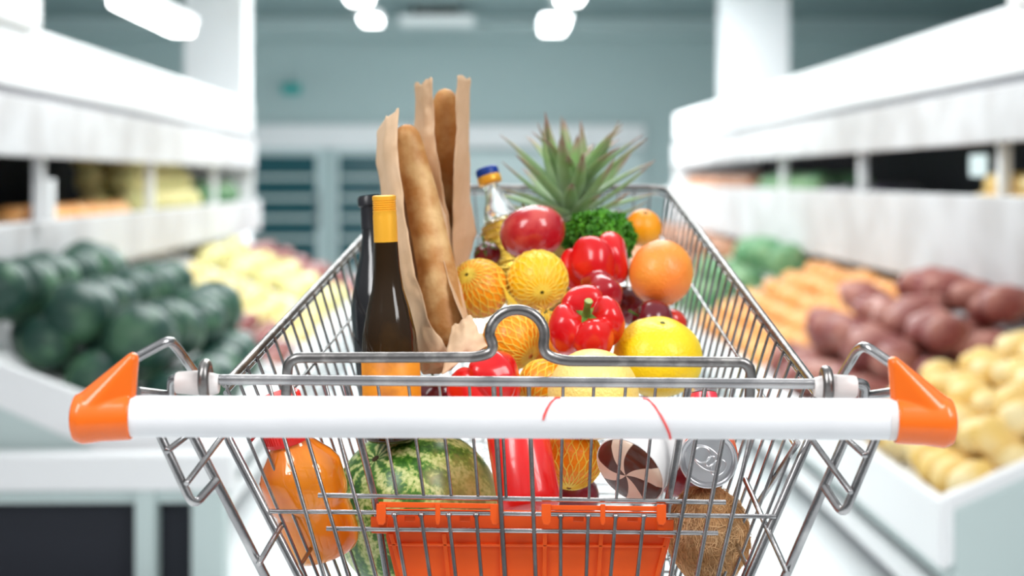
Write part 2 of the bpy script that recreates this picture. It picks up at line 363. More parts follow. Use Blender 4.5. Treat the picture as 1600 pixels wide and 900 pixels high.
# ------------------------------------------------------------------ shopping cart
cartloc = Vector((0, 1.95, 0))
cart = empty('shopping_cart', cartloc, 'steel wire shopping cart with white handle and orange grips, full of groceries', 'shopping cart')
def part(name, g, m, parent=cart, label=None, **k):
    o = mk(name, g, m, parent, off=cartloc, **k)
    if label: o['label'] = label
    return o
NL = P(352, 600, 1.545); NR = P(1276, 606, 1.545); FL = P(640, 293, 2.366); FR = P(1042, 293, 2.366)
NLb = P(545, 1060, 1.51); NRb = P(1098, 1060, 1.51); FLb = P(700, 690, 2.29); FRb = P(996, 690, 2.29)
def lerp(a, b, t): return a*(1-t)+b*t
g = G(); g.tube(fillet([NL, FL, FR, NR], .03, 8), .0042, 12)
part('basket_rim', g, steel_dark)
g = G(); dz = Vector((0, 0, -.0085))
g.tube(fillet([NL+dz, FL+dz, FR+dz, NR+dz], .03, 8), .0022, 8)
part('rim_wire', g, steel)
def side_panel(A, B, Ab, Bb, n):
    g = G()
    for i in range(n+1):
        t = i/n; a = lerp(A, B, t); b = lerp(Ab, Bb, t); g.tube([a, b], .0016, 6)
    for s_ in (.2, .62, 1): g.tube([lerp(A, Ab, s_), lerp(B, Bb, s_)], .0021, 8)
    return g
part('side_panel', side_panel(NL, FL, NLb, FLb, 27), steel)
part('side_panel', side_panel(NR, FR, NRb, FRb, 27), steel)
part('nose_panel', side_panel(FL, FR, FLb, FRb, 16), steel)
part('basket_floor', side_panel(NLb, FLb, NRb, FRb, 20), steel)
# rear gate (towards the viewer)
g = G()
D0, D1 = 1.535, 1.50
def gd(y): return D0+(D1-D0)*(y-600)/385
def wire(g, a, b, r=.0018, dd=0, n=8): g.tube([P(a[0], a[1], gd(a[1])+dd), P(b[0], b[1], gd(b[1])+dd)], r, n)
for a, b, rr in (((420, 600), (506, 900), .0019), ((455, 600), (544, 900), .0019), ((508, 600), (587, 900), .0019),
              ((771, 600), (789, 900), .0024), ((826, 600), (837, 900), .0021),
              ((1146, 600), (1089, 900), .0021), ((1103, 600), (1048, 900), .0021), ((1192, 600), (1122, 900), .0021)):
    k = (b[0]-a[0])/300
    wire(g, a, (b[0]+k*70, 970), rr)
for a, b in (((590, 600), (620, 774)), ((638, 600), (662, 774)), ((686, 600), (705, 774)), ((733, 600), (747, 774)), ((782, 600), (791, 778)),
             ((880, 600), (876, 778)), ((928, 600), (920, 779)), ((978, 600), (963, 780)), ((1025, 600), (1006, 781))):
    wire(g, a, b, .0015, .004)
part('rear_gate', g, steel)
g = G()
wire(g, (497, 774), (1134, 785), .0023, .005); wire(g, (422, 799), (1212, 807), .0021, .004); wire(g, (510, 826), (1122, 833), .0021, .004)
part('gate_rail', g, steel)
g = G()
for a, b in (((616, 805), (646, 970)), ((658, 805), (682, 970)), ((701, 805), (720, 970)), ((744, 805), (758, 970)),
             ((876, 807), (876, 970)), ((919, 807), (914, 970)), ((962, 807), (948, 970)), ((1006, 807), (988, 970))):
    g = G(); wire(g, a, b, .0018, -.004); p = P(a[0], a[1], gd(a[1])-.002); g.lathe([(0, -.003), (.0022, -.002), (.003, 0), (.0022, .002), (0, .003)], 8, Matrix.Translation(p)); part('guard_wire', g, steel)
g = G()
g.tube([P(541, 600, 1.55), P(584, 773, 1.55), P(615, 960, 1.55)], .0034, 10); part('seat_frame', g, steel); g = G(); g.tube([P(1076, 600, 1.55), P(1045, 778, 1.55), P(1024, 960, 1.55)], .0036, 10)
part('seat_frame', g, steel)
# posts and brackets at the two sides
g = G(); g.tube([P(340, 640, 1.545), P(359, 690, 1.535), P(511, 985, 1.51), P(549, 1060, 1.51)], .0042, 12); part('corner_post', g, steel)
g = G(); g.tube([P(1290, 600, 1.545), P(1264, 687, 1.535), P(1134, 985, 1.51), P(1100, 1060, 1.51)], .0042, 12); part('corner_post', g, steel)
g = G(); g.tube([P(215, 612, 1.42), P(272, 618, 1.46), P(302, 682, 1.46), P(420, 912, 1.47), P(520, 1140, 1.6)], .0042, 12)
g.tube([P(420, 912, 1.47), P(478, 1020, 1.5)], .004, 8)
part('handle_frame', g, steel)
g = G(); g.tube([P(1400, 612, 1.42), P(1350, 618, 1.46), P(1318, 691, 1.46), P(1222, 912, 1.47), P(1120, 1140, 1.6)], .0042, 12); part('handle_frame', g, steel)
def bracket(pts):
    g = G(); g.tube(fillet([P(*p) for p in pts], .011, 6), .0040, 12); return g
part('bracket_loop', bracket([(238, 655, 1.43), (251, 682, 1.43), (302, 792, 1.43), (338, 751, 1.46)]), steel)
part('bracket_loop', bracket([(1381, 655, 1.43), (1367, 689, 1.43), (1318, 806, 1.43), (1289, 762, 1.46)]), steel)
for a, b, d0, d1 in (((300, 676), (260, 705), 1.47, 1.415), ((352, 676), (291, 756), 1.50, 1.42), ((440, 820), (404, 882), 1.53, 1.455),
                     ((1316, 680), (1352, 712), 1.47, 1.415), ((1262, 678), (1330, 770), 1.50, 1.42), ((1247, 691), (1184, 787), 1.52, 1.60)):
    g = G(); A = P(*a, d0); B = P(*b, d1); g.tube([A, lerp(A, B, .985), B], [.0028, .0028, .0020], 10); part('stop_rod', g, steel)
g = G(); g.tube([P(1164, 749, 1.60), P(1231, 897, 1.46)], .0028, 8); part('stop_rod', g, steel)
# hinge rod with loops
g = G(); g.tube([P(330, 593, 1.43), P(1288, 600, 1.43)], .0045, 14); part('hinge_rod', g, steel)
g = G(); pts = [P(447, 615, 1.46), P(450, 560, 1.46), P(740, 560, 1.46), P(775, 545, 1.46), P(766, 505, 1.46)]
pts = fillet([P(446, 640, 1.47), P(450, 559, 1.46), P(745, 558, 1.46), P(772, 550, 1.46), P(766, 515, 1.46)], .012, 6)[:-1]
arc = [P(808-43*math.cos(a), 524-40*math.sin(a), 1.46) for a in [i*PI/16 for i in range(17)]]
pts2 = fillet([P(851, 520, 1.46), P(848, 553, 1.46), P(880, 564, 1.46), P(1174, 566, 1.46), P(1170, 640, 1.47)], .012, 6)
g.tube(pts+arc+pts2[1:], .0047, 14); part('seat_loop', g, steel_dark)
def ring(px, py, d):
    g = G(); c = P(px, py, d); g.tube([c+Vector((.004*math.sin(t)*0, .0115*math.cos(t), .0125*math.sin(t))) for t in [i*2*PI/28 for i in range(28)]], .0048, 12, closed=True); return g
part('hinge_ring', ring(321, 592, 1.43), steel_dark); part('hinge_ring', ring(1291, 602, 1.43), steel_dark)
def sleeve(px0, px1, py, d, r0, r1):
    g = G(); a = P(px0, py, d); b = P(px1, py, d); g.tube([a, lerp(a, b, .08), lerp(a, b, .9), b], [r0*.9, r0, r1, r1*.92], 20); return g
part('hinge_sleeve', sleeve(275, 318, 598, 1.43, .0095, .0108), sleeve_plastic); part('hinge_sleeve', sleeve(1338, 1294, 604, 1.43, .0095, .0108), sleeve_plastic)
part('hinge_washer', sleeve(318, 342, 600, 1.43, .0112, .0085), sleeve_plastic); part('hinge_washer', sleeve(1294, 1272, 605, 1.43, .0112, .0085), sleeve_plastic)
g = G(); g.tube(fillet([P(282, 592, 1.435), P(268, 592, 1.44), P(268, 630, 1.46)], .008, 5), .0042, 10)
part('hook_end', g, steel)
g = G(); g.tube(fillet([P(1332, 598, 1.435), P(1352, 600, 1.44), P(1348, 630, 1.46)], .008, 5), .0046, 10)
part('hook_end', g, steel)
# upper handle rods
g = G(); g.tube(fillet([P(196, 568, 1.385), P(264, 531, 1.40), P(278, 545, 1.42), P(325, 612, 1.50)], .008, 6), .0043, 12); part('handle_rod', g, steel)
g = G(); g.tube(fillet([P(1410, 580, 1.385), P(1352, 540, 1.40), P(1340, 546, 1.42), P(1300, 612, 1.50)], .008, 6), .0043, 12); part('handle_rod', g, steel)
# handle bar, grips
HD = 1.36; HR = .0168
ha = P(196, 650.5, HD); hb = P(1404, 655, HD)
g = G(); g.tube([ha, hb], HR, 48); part('handle_bar', g, white_plastic)
hb_o = cart.children[-1]
def on_handle(px, py, rr):
    x = (px-800)/F*HD; t = (x-ha.x)/(hb.x-ha.x); c = lerp(ha, hb, t); zt = CZ-(py-HZ)/F*(HD-HR*.6)
    z = max(-HR*.995, min(HR*.995, zt-c.z)); return Vector((x, c.y-math.sqrt(max(0, rr*rr-z*z)), c.z+z))
g = G()
for pl in ([(848, 655), (850, 647), (854, 638), (860, 629), (868, 623), (876, 620.5)], [(1003, 620.5), (1012, 625), (1021, 634), (1030, 648), (1038, 664), (1043, 676), (1046, 686)]):
    for k in range(3): pass
    up = [on_handle(x, y, HR+.0004) for x, y in pl]
    g = G(); g.tube(up, [.0006]+[.0011]*(len(up)-1), 6); o = mk('red_mark', g, red_ink, hb_o, off=cartloc); o['label'] = 'thin red curved line'
g = G(); a = P(1386, 655, HD); b = P(1402, 655, HD); g.tube([a, b], HR+.0005, 40); o = mk('end_band', g, sleeve_plastic, hb_o, off=cartloc); o['label'] = 'scuffed pale band'
def grip(s):
    def q(px, py, d=HD): return P(800+(px-800)*s if s > 0 else 1604-px, py+(0 if s > 0 else 6), d)
    g = G(); a = q(206, 651); b = q(150, 652)
    bm = bmesh.new()
    def sph(c, rx, ry, rz, n=12):
        out = []
        for i in range(n+1):
            for k in range(n*2):
                ph = PI*i/n; th = PI*k/n; out.append(bm.verts.new(c+Vector((rx*math.sin(ph)*math.cos(th), ry*math.sin(ph)*math.sin(th), rz*math.cos(ph)))))
        return out
    def hull(vs):
        res = bmesh.ops.convex_hull(bm, input=vs); inter = [e for e in res['geom_interior'] if isinstance(e, bmesh.types.BMVert)]
        bmesh.ops.delete(bm, geom=list({e for e in inter}), context='VERTS')
    vs = []
    hull(sph(q(134, 653), .0118, .0195, .0200)+sph(q(140, 632), .013, .012, .012)+sph(q(207, 561), .0052, .0075, .0055)+sph(q(203, 628), .0045, .0075, .006))
    me = bpy.data.meshes.new('t'); bm.to_mesh(me); bm.free()
    g.add([v.co for v in me.vertices], [tuple(p.vertices) for p in me.polygons])
    g.tube([q(207, 651), q(203, 651), q(160, 652), q(146, 652.5), q(130, 653), q(118, 653), q(113, 653)], [.0182, .0190, .0196, .0205, .0212, .019, .012], 40)
    o = part('handle_grip', g, orange_plastic, label='glossy orange plastic end grip', smooth='all')
    rm = o.modifiers.new('r', 'REMESH'); rm.mode = 'VOXEL'; rm.voxel_size = .0011; rm.use_smooth_shade = True
    sm = o.modifiers.new('s', 'SMOOTH'); sm.factor = .5; sm.iterations = 5
grip(1); grip(-1)
# orange seat flap hanging from the gate rail
FD = 1.545
def slab(g, quad, d, th, dt=0):
    V = [P(x, y, d+(dt if y > 850 else 0)) for x, y in quad]+[P(x, y, d+th+(dt if y > 850 else 0)) for x, y in quad]
    n = len(quad); Fc = [tuple(range(n))[::-1], tuple(range(n, 2*n))]+[(i, (i+1) % n, n+(i+1) % n, n+i) for i in range(n)]
    g.add(V, Fc)
g = G(); slab(g, [(603, 826), (1047, 834), (1047, 846), (1010, 975), (636, 975), (603, 840)], FD, .004)
slab(g, [(603, 795), (1042, 800), (1047, 846), (603, 842)], FD+.003, .003)
flap = part('seat_flap', g, flap_plastic, label='orange plastic child seat flap', smooth=False, bevel=.0008)
def fpart(name, quads, d, th, label=None):
    g = G()
    for q in quads: slab(g, q, d, th)
    o = mk(name, g, flap_plastic, flap, off=cartloc, smooth=False, bevel=.0008)
fpart('top_strip', [[(592, 784), (778, 787), (778, 795), (592, 793)]], 1.520, .016)
fpart('top_strip', [[(848, 789), (1038, 791), (1038, 799), (848, 797)]], 1.520, .016)
for x in (588, 680, 766, 846, 938, 1026):
    w_ = 15 if x not in (680, 938) else 8
    fpart('hinge_hook', [[(x, 785+x*.003), (x+w_, 785+x*.003), (x+w_, 816), (x+w_*.7, 821), (x+w_*.2, 820), (x, 812)]], 1.517, .008)
fpart('ear', [[(579, 807), (607, 807), (604, 834), (580, 833)]], 1.522, .02); fpart('ear', [[(1026, 812), (1053, 812), (1052, 841), (1028, 839)]], 1.522, .02)
for x in (632, 718, 895, 980):
    fpart('clip', [[(x, 806), (x+17, 806), (x+17, 816), (x, 815)]], 1.538, .006)
ribs = []
for x0_, x1_ in ((607, 643), (690, 704), (780, 783), (848, 846), (936, 928), (1040, 1004)):
    ribs.append([(x0_, 834), (x0_+7, 834), (x1_+7, 970), (x1_, 970)])
ribs.append([(608, 849), (1042, 852), (1042, 856), (608, 853)])
fpart('rib', ribs, FD-.004, .004)
# undercarriage below the frame of the photograph
g = G()
for s_ in (-1, 1):
    g.tube(fillet([Vector((s_*.24, 1.60, .72)), Vector((s_*.27, 1.50, .20)), Vector((s_*.22, 2.40, .17))], .06, 6), .010, 12)
    g.tube([Vector((s_*.24, 1.60, .72)), P(520 if s_ < 0 else 1120, 1140, 1.6), P(514 if s_ < 0 else 1136, 985, 1.5)], .006, 10)
g.tube([Vector((-.27, 1.52, .20)), Vector((.27, 1.52, .20))], .008, 10); g.tube([Vector((-.22, 2.36, .17)), Vector((.22, 2.36, .17))], .008, 10)
for s_ in (-1, 1): g.tube([Vector((s_*.22, 2.3, .18)), Vector((s_*.16, 2.2, .6)), FLb if s_ < 0 else FRb], .008, 10)
part('chassis', g, steel)
rubber = mat('wheel_rubber', (.09, .09, .1), .6)
for x, y in ((-.26, 1.55), (.26, 1.55), (-.21, 2.36), (.21, 2.36)):
    g = G(); M = Matrix.Translation((x, y, .062)) @ Matrix.Rotation(PI/2, 4, 'Y')
    g.lathe([(.02, -.015), (.055, -.015), (.062, -.008), (.062, .008), (.055, .015), (.02, .015)], 28, M); wh = part('wheel', g, rubber)
    g = G(); g.box((x-.022, y-.02, .05), (x-.017, y+.02, .17)); g.box((x+.017, y-.02, .05), (x+.022, y+.02, .17)); g.box((x-.022, y-.02, .165), (x+.022, y+.02, .175))
    mk('fork', g, steel, wh, off=cartloc, smooth=False)
# ------------------------------------------------------------------ groceries
def citrus(name, label, cat, px, py, d, rx, rz, m, axis=(0, -.3, 1), group=None, spin=0, scar=None, flat=1.0):
    R = rx/F*d; k = rz/rx
    def fn(th, ph):
        v = Vector((math.sin(ph)*math.cos(th), math.sin(ph)*math.sin(th), math.cos(ph)))
        q_ = 1+.018*mnoise.noise(v*2+Vector((px, 0, 0)))-.05*math.exp(-(ph/.22)**2)-.03*math.exp(-((PI-ph)/.2)**2)
        return v*R*q_
    g = ball(64, 40, fn); g.v = [Vector((p.x, p.y, p.z*k*flat)) for p in g.v]
    o = mk(name, g, m, loc=P(px, py, d), axis=axis, spin=spin, smooth='all'); tag(o, label, cat, group)
    g = G(); n = 10; zt = R*.95*k*flat
    g.lathe([(0, zt+.0012), (.0022, zt+.001), (.0032, zt-.0002), (.0034, zt-.003)], 10)
    mk('stem_scar', g, scar or MATS['scar'], o)
    return o, R
mat('scar', (.12, .13, .04), .8)
def peel(name, c1, c2, c3=None):
    m = mat(name, c1, .36, bump=(330, .55, 3), vary=(14, c2, .35, .68), coat=.12, sss=.0)
    return m
m_orange = peel('orange_peel', (.95, .27, .002), (.96, .38, .004))
m_yorange = peel('yellow_orange_peel', (.96, .56, .003), (.96, .46, .003))
m_rgf = peel('red_grapefruit_peel', (.93, .34, .045), (.88, .20, .03))
m_ygf = peel('yellow_grapefruit_peel', (.93, .70, .008), (.92, .62, .008))
m_pgf = peel('pale_grapefruit_peel', (.93, .74, .26), (.92, .68, .16))
citrus('grapefruit', 'pale yellow grapefruit in the middle, just above the white handle', 'grapefruit', 927, 616, 1.67, 71, 71, m_pgf, (.3, .8, .4))
citrus('grapefruit', 'bright yellow grapefruit right of the pale one, behind the steel loop', 'grapefruit', 1028, 558, 1.78, 70, 63, m_ygf, (.1, -.35, 1), flat=.98)
citrus('grapefruit', 'big pinkish orange grapefruit against the right side of the cart', 'grapefruit', 1033, 427, 1.93, 50, 53, m_rgf, (.4, .5, 1), flat=1)
citrus('orange', 'small orange at the back right, beside the parsley', 'orange', 1005, 356, 2.11, 29, 29, m_orange, (.1, -.5, .85))
no = []
def nor(label, px, py, d, r, m, ax):
    o, R = citrus('orange', label, 'orange', px, py, d, r, r, m, ax); no.append((o, R, ax)); return o
nor('netted orange next to the bread, leftmost in the net', 748, 451, 1.88, 46, m_orange, (-.3, -.6, .4))
nor('netted yellowish orange at the top right of the net', 840, 438, 1.88, 47, m_yorange, (.1, -.7, -.25))
nor('netted orange seen through the arch of the steel loop', 800, 531, 1.80, 46, m_orange, (-.5, .5, .4))
nor('netted orange half hidden behind the pale grapefruit', 848, 600, 1.75, 38, m_orange, (.5, .4, .7))
nor('netted orange seen below the handle, right of the red can', 893, 716, 1.69, 48, m_orange, (.1, .5, .9))
# nets
net_m = mat('net_plastic', (.95, .74, .10), .4)
netg = G()
def net_ball(g, c, R, ax, n=22, tw=1.3, lo=.12, hi=.97, thick=.00055):
    M = Vector(ax).to_track_quat('Z', 'Y').to_matrix()
    for k in range(n):
        for s_ in (1, -1):
            pts = []
            for i in range(25):
                ph = PI*(lo+(hi-lo)*i/24); w2 = .05*math.sin(i*1.9+k*2.1)*s_
                th = 2*PI*k/n+s_*tw*(i/24)+w2*.5
                pts.append(c+M @ Vector((math.sin(ph)*math.cos(th), math.sin(ph)*math.sin(th), math.cos(ph)))*R*1.016)
            g.tube(pts, thick, 4, caps=False)
for (o, R, ax) in no: net_ball(netg, Vector(o.location), R, ax, 22 if R > .03 else 18, lo=.02)
# the slack net between the two top oranges and the bunched end
A = Vector(no[0][0].location); B = Vector(no[1][0].location); C = Vector(no[2][0].location)
for i in range(9):
    t = i/8; a = A+Vector((.022, -.024+.01*t, .026-.055*t)); b = B+Vector((-.024, -.024+.01*t, .022-.052*t))
    netg.tube([a, lerp(a, b, .5)+Vector((0, -.002, -.004)), b], .00045, 4, caps=False)
for i in range(9):
    t = i/8; a = lerp(A, B, .3+.05*t)+Vector((.0, -.022, .024-.02*t)); b = lerp(A, B, .55+.2*t)+Vector((0, -.02, -.03)); netg.tube([a, b], .00042, 4, caps=False)
K = P(853, 487, 1.80)
for i in range(46):
    a = random.random()*2*PI; v = Vector((math.cos(a), -.3*random.random(), math.sin(a)))
    netg.tube([K+v*random.uniform(.001, .004), K+v*random.uniform(.006, .017)+Vector((0, -.003, -.004))], .0005, 4, caps=False)
nb = mk('net_bag', netg, net_m, loc=A, off=A, weld=False); tag(nb, 'yellow plastic net stretched over the bagged oranges', 'net bag')
# peppers
m_pep = mat('pepper_skin', (.62, .004, .008), .24, coat=.3, vary=(12, (.75, .012, .006), .4, .7))
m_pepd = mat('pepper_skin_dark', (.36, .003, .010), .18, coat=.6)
m_stem = mat('pepper_stem', (.07, .17, .02), .45, vary=(60, (.2, .32, .06), .45, .6))
m_cut = mat('stem_cut', (.42, .46, .16), .7)
def pepper(label, px, py, d, rpx, H, axis, spin, m, lobes=4, stem=True, seed=0):
    R = rpx/F*d; Hh = R*H
    def fn(th, ph):
        lob = abs(math.cos(lobes*th/2+.25*math.sin(th+seed)))**.55
        s_ = max(0, math.sin(ph)); rad = R*s_**.72*(.76+.24*lob)*(1-.10*(ph/PI)**2)*(1+.17*mnoise.noise(Vector((math.cos(th)*1.5+seed, math.sin(th)*1.5, ph*.9))))
        x = rad/R
        z = Hh*math.cos(ph)*(.82+.18*lob)
        if ph < PI/2: z -= Hh*.62*math.exp(-(x/.42)**2)
        else: z += Hh*.45*math.exp(-(x/.30)**2)
        return Vector((rad*math.cos(th), rad*math.sin(th), z))
    o = mk('red_pepper', ball(96, 48, fn), m, loc=P(px, py, d), axis=axis, spin=spin, smooth='all'); tag(o, label, 'pepper')
    if stem:
        zt = Hh*.33; g = G()
        rows = []
        for rr, zz in ((0, zt+.003), (.25, zt+.003), (.6, zt+.0025), (1, zt+.002)):
            rows.append([Vector((math.cos(a)*R*.40*rr*(1 if rr < .8 else (1+.25*math.cos(5*a))), math.sin(a)*R*.40*rr*(1 if rr < .8 else (1+.25*math.cos(5*a))), zz+rr*.0025)) for a in [2*PI*k/30 for k in range(30)]])
        g.grid(rows, True)
        g.tube([Vector((0, 0, zt)), Vector((0, 0, zt+.006)), Vector((.001, 0, zt+.015)), Vector((.003, .001, zt+.022))], [R*.17, R*.10, R*.085, R*.11], 14)
        st = mk('calyx', g, m_stem, o, solid=0)
        g = G(); g.tube([Vector((.003, .001, zt+.0218)), Vector((.0031, .001, zt+.0226))], R*.095, 14); mk('stem_cut', g, m_cut, st)
    return o
pepper('red bell pepper facing forward with its green stem showing, in the centre', 917, 507, 1.76, 63, .80, (-.05, -.66, .75), .3, m_pep, 4, seed=1)
pepper('red bell pepper lying on its side below the parsley, topmost of the peppers', 930, 412, 1.94, 56, .88, (-.35, .25, .85), .55, m_pep, 4, False, seed=2)
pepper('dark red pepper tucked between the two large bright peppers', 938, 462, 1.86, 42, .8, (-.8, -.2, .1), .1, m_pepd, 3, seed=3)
pepper('red pepper under the paper bag, behind the steel loop', 760, 600, 1.69, 63, .8, (-.5, .3, .8), .9, m_pep, 4, False, seed=5)
# apples, plum, tomato
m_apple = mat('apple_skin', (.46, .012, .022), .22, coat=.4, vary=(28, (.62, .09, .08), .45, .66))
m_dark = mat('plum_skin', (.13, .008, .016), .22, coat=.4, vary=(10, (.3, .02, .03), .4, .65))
m_tom = mat('tomato_skin', (.70, .03, .012), .2, coat=.5)
def apple(name, label, cat, px, py, d, rpx, k, axis, m, stemm=None, dip=.25):
    R = rpx/F*d
    def fn(th, ph):
        s_ = math.sin(ph); x = s_; z = math.cos(ph)*k
        if ph < PI/2: z -= dip*math.exp(-(x/.28)**2)
        else: z += dip*.6*math.exp(-(x/.25)**2)
        rad = s_*(1+.04*math.cos(ph))*(1+.02*math.cos(5*th)*(ph/PI))
        return Vector((rad*math.cos(th), rad*math.sin(th), z))*R
    o = mk(name, ball(56, 40, fn), m, loc=P(px, py, d), axis=axis, smooth='all'); tag(o, label, cat)
    g = G(); z0 = (k-dip)*R; g.tube([Vector((0, 0, z0-.002)), Vector((.001, 0, z0+.008)), Vector((.003, 0, z0+.015))], [.001, .0012, .0016], 8)
    mk('stem', g, stemm or MATS['scar'], o); return o
apple('red_apple', 'large dark red apple on top of the netted oranges', 'apple', 832, 364, 1.96, 52, .82, (-.25, .25, .9), m_apple)
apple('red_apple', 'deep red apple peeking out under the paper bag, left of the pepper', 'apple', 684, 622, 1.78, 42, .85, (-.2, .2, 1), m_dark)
apple('plum', 'very dark red plum between the centre pepper and the big grapefruit', 'plum', 1018, 505, 1.89, 38, .85, (-.9, -.2, .5), m_dark, MATS['pepper_stem'])
apple('tomato', 'small bright red tomato against the right side wires', 'tomato', 1049, 503, 1.95, 24, .85, (.3, .3, .8), m_tom, MATS['pepper_stem'], .12)
apple('tomato', 'dark tomato with green leaves between the bread and the oil bottle', 'tomato', 762, 398, 1.99, 22, .85, (-.3, -.5, .8), m_dark, MATS['pepper_stem'], .12)
tomo = sc.objects[-1]
g = G()
for k in range(6):
    a = k*PI/3; R = 22/F*2.0
    g.grid([[Vector((math.cos(a)*R*t-math.sin(a)*w_*(1-t)*R*.3, math.sin(a)*R*t+math.cos(a)*w_*(1-t)*R*.3, R*.72-.0*t+R*.25*t*(1-t)-R*.5*t*t*.5)) for w_ in (-1, 0, 1)] for t in (0, .3, .6, .98)])
par = [o for o in sc.objects if o.name.startswith('tomato') and o.type == 'MESH' and not o.parent][-1]
mk('leaves', g, MATS['pepper_stem'], par, solid=.0006)
apple('red_apple', 'added dark red apple darkening the gap below the netted orange, under the handle', 'apple', 890, 775, 1.76, 46, .9, (.2, .3, 1), m_dark)  # added apples, their dark skin stands in for shade in the gaps
apple('red_apple', 'added dark red apple darkening the gap between the dessert pot and silver lidded can', 'apple', 1062, 742, 1.72, 40, .9, (-.2, .3, 1), m_dark)
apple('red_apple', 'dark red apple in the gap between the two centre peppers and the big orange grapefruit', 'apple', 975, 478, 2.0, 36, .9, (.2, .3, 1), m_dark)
citrus('orange', 'orange mostly hidden under the centre pepper, left of the yellow grapefruit', 'orange', 880, 560, 1.86, 44, 44, m_orange, (.1, .5, .85))
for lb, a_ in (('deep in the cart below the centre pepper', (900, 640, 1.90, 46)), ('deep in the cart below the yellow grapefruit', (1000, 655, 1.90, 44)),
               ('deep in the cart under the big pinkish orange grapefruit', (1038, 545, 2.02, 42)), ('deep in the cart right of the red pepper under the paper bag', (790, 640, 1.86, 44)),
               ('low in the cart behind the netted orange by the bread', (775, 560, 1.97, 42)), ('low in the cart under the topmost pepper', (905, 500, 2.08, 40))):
    apple('red_apple', 'added dark red apple '+lb, 'apple', *a_, .9, (.2, .2, 1), m_dark)  # added fruit under the pile, coloured dark like the shaded gaps
# wine bottle
glass_b = mat('brown_glass', (.022, .010, .002), .08, vary=(9, (.07, .03, .003), .5, .7))
glass_k = mat('black_glass', (.012, .012, .014), .12, coat=.5)
cap_y = mat('yellow_capsule', (.93, .45, .035), .32, metal=.25, bump=(80, .05))
cap_k = mat('black_capsule', (.02, .02, .024), .3)
glow_o = mat('amber_glow', (.80, .28, .01), .45, vary=(25, (.5, .16, .02), .45, .6))  # amber painted in for light seen through the liquid
def bottle(label, top, bot, d0, d1, prof, m, capm, name='wine_bottle', n=40):
    A = P(*top, d0); B = P(*bot, d1); ax = (A-B).normalized(); L = (A-B).length
    o = empty(name, B, label, 'bottle', axis=ax)
    g = G(); g.lathe([(r_, L*h) for r_, h in prof['body']], n); b = mk('bottle_body', g, m, o)
    g = G(); g.lathe([(r_, L*h) for r_, h in prof['cap']], n); mk('bottle_cap', g, capm, o)
    return o, L
px1 = 1/F*1.68
capr = 18.7*px1
cp = [(0, 1), (capr*.85, 1), (capr, .996), (capr, .985)]
for i in range(5): h = .982-i*.008; cp += [(capr*1.0, h), (capr*.93, h-.002), (capr*.93, h-.004), (capr*1.0, h-.006)]
cp += [(capr*.97, .935), (capr*1.0, .925), (capr*1.0, .83), (capr*.9, .829)]
wb, L = bottle('brown glass wine bottle with yellow screw cap standing left of the bread', (600, 305), (615, 688), 1.68, 1.68,
    {'body': [(0, 0)]+[(a, max(0, (h*430-47)/383)) for a, h in [(.025, .11), (.029, .125), (.029, .33), (.0288, .42), (.0268, .5), (.0215, .59), (.016, .66), (.0132, .74), (.0119, .84)]], 'cap': [(a, (h*430-47)/383) for a, h in cp]}, glass_b, cap_y)
g = G(); g.lathe([(.0292, L*.03), (.0295, L*.035), (.0295, L*.34), (.0289, L*.343)], 40)
mk('amber_band', g, glow_o, wb)['label'] = 'amber band low on the bottle'  # light through the liquid, painted as a band
px1 = 1/F*1.84; cr = 19*px1
bottle('black sparkling wine bottle behind the yellow capped one', (577, 306), (612, 650), 1.86, 1.84,
    {'body': [(0, 0), (.03, 0), (.034, .02), (.034, .35), (.033, .5), (.026, .62), (.018, .72), (.0125, .82), (.0105, .93), (.0105, .97)],
     'cap': [(0, 1), (cr*.9, 1), (cr, .99), (cr, .955), (cr*.85, .95), (.0112, .94), (.0125, .85), (.0112, .85)]}, glass_k, cap_k)
# oil bottle
oil = mat('oil_glass', (.98, .66, .10), .03, trans=.85, ior=1.4, coat=.3)
clear = mat('clear_plastic', (.93, .96, .97), .04, trans=.9, ior=1.3)
cap_b = mat('blue_cap', (.01, .06, .36), .35); 
A = P(758, 258, 2.05); B = P(822, 470, 2.02); L = (A-B).length
ob = empty('oil_bottle', B, 'clear bottle of golden oil with blue and yellow cap, leaning behind the apple', 'bottle', axis=(A-B))
u = L/222.0
body = [(0, 0), (30*u, 0), (34*u, 6*u)]
for i in range(60):
    h = 8+i*2; R_ = 40 if h < 120 else 40
    R_ = 38 if h < 105 else 38-(h-105)**1.45*.045
    body.append(((R_+1.8*math.sin(h*.55))*u, h*u))
g = G(); g.lathe(body+[(24*u, 134*u), (0, 134.5*u)], 48)
# swirl relief
for i, p in enumerate(g.v):
    a = math.atan2(p.y, p.x); rr = 1+.05*math.sin(3*a+p.z/u*.09); g.v[i] = Vector((p.x*rr, p.y*rr, p.z))
mk('oil', g, oil, ob)
g = G(); g.lathe([(27*u, 130*u), (27.5*u, 136*u), (22*u, 152*u), (15*u, 168*u), (12.5*u, 182*u), (12.5*u, 193*u), (15*u, 194*u), (15*u, 197*u)], 40); mk('bottle_neck', g, clear, ob)
g = G(); cp = [(17.5*u, 191*u), (18.5*u, 192*u), (18.5*u, 203*u), (17.5*u, 204*u), (0, 204*u)]; g.lathe([(0, 190*u)]+cp, 36); mk('cap_ring', g, cap_y, ob)
g = G(); g.lathe([(0, 203*u), (17*u, 204*u), (17.3*u, 215*u), (15.5*u, 217*u), (0, 217.5*u)], 36)
for k in range(36):
    a = 2*PI*k/36; g.box((17*u, -.5*u, 204*u), (17.8*u, .5*u, 214*u), Matrix.Rotation(a, 4, 'Z'))
mk('bottle_cap', g, cap_b, ob)
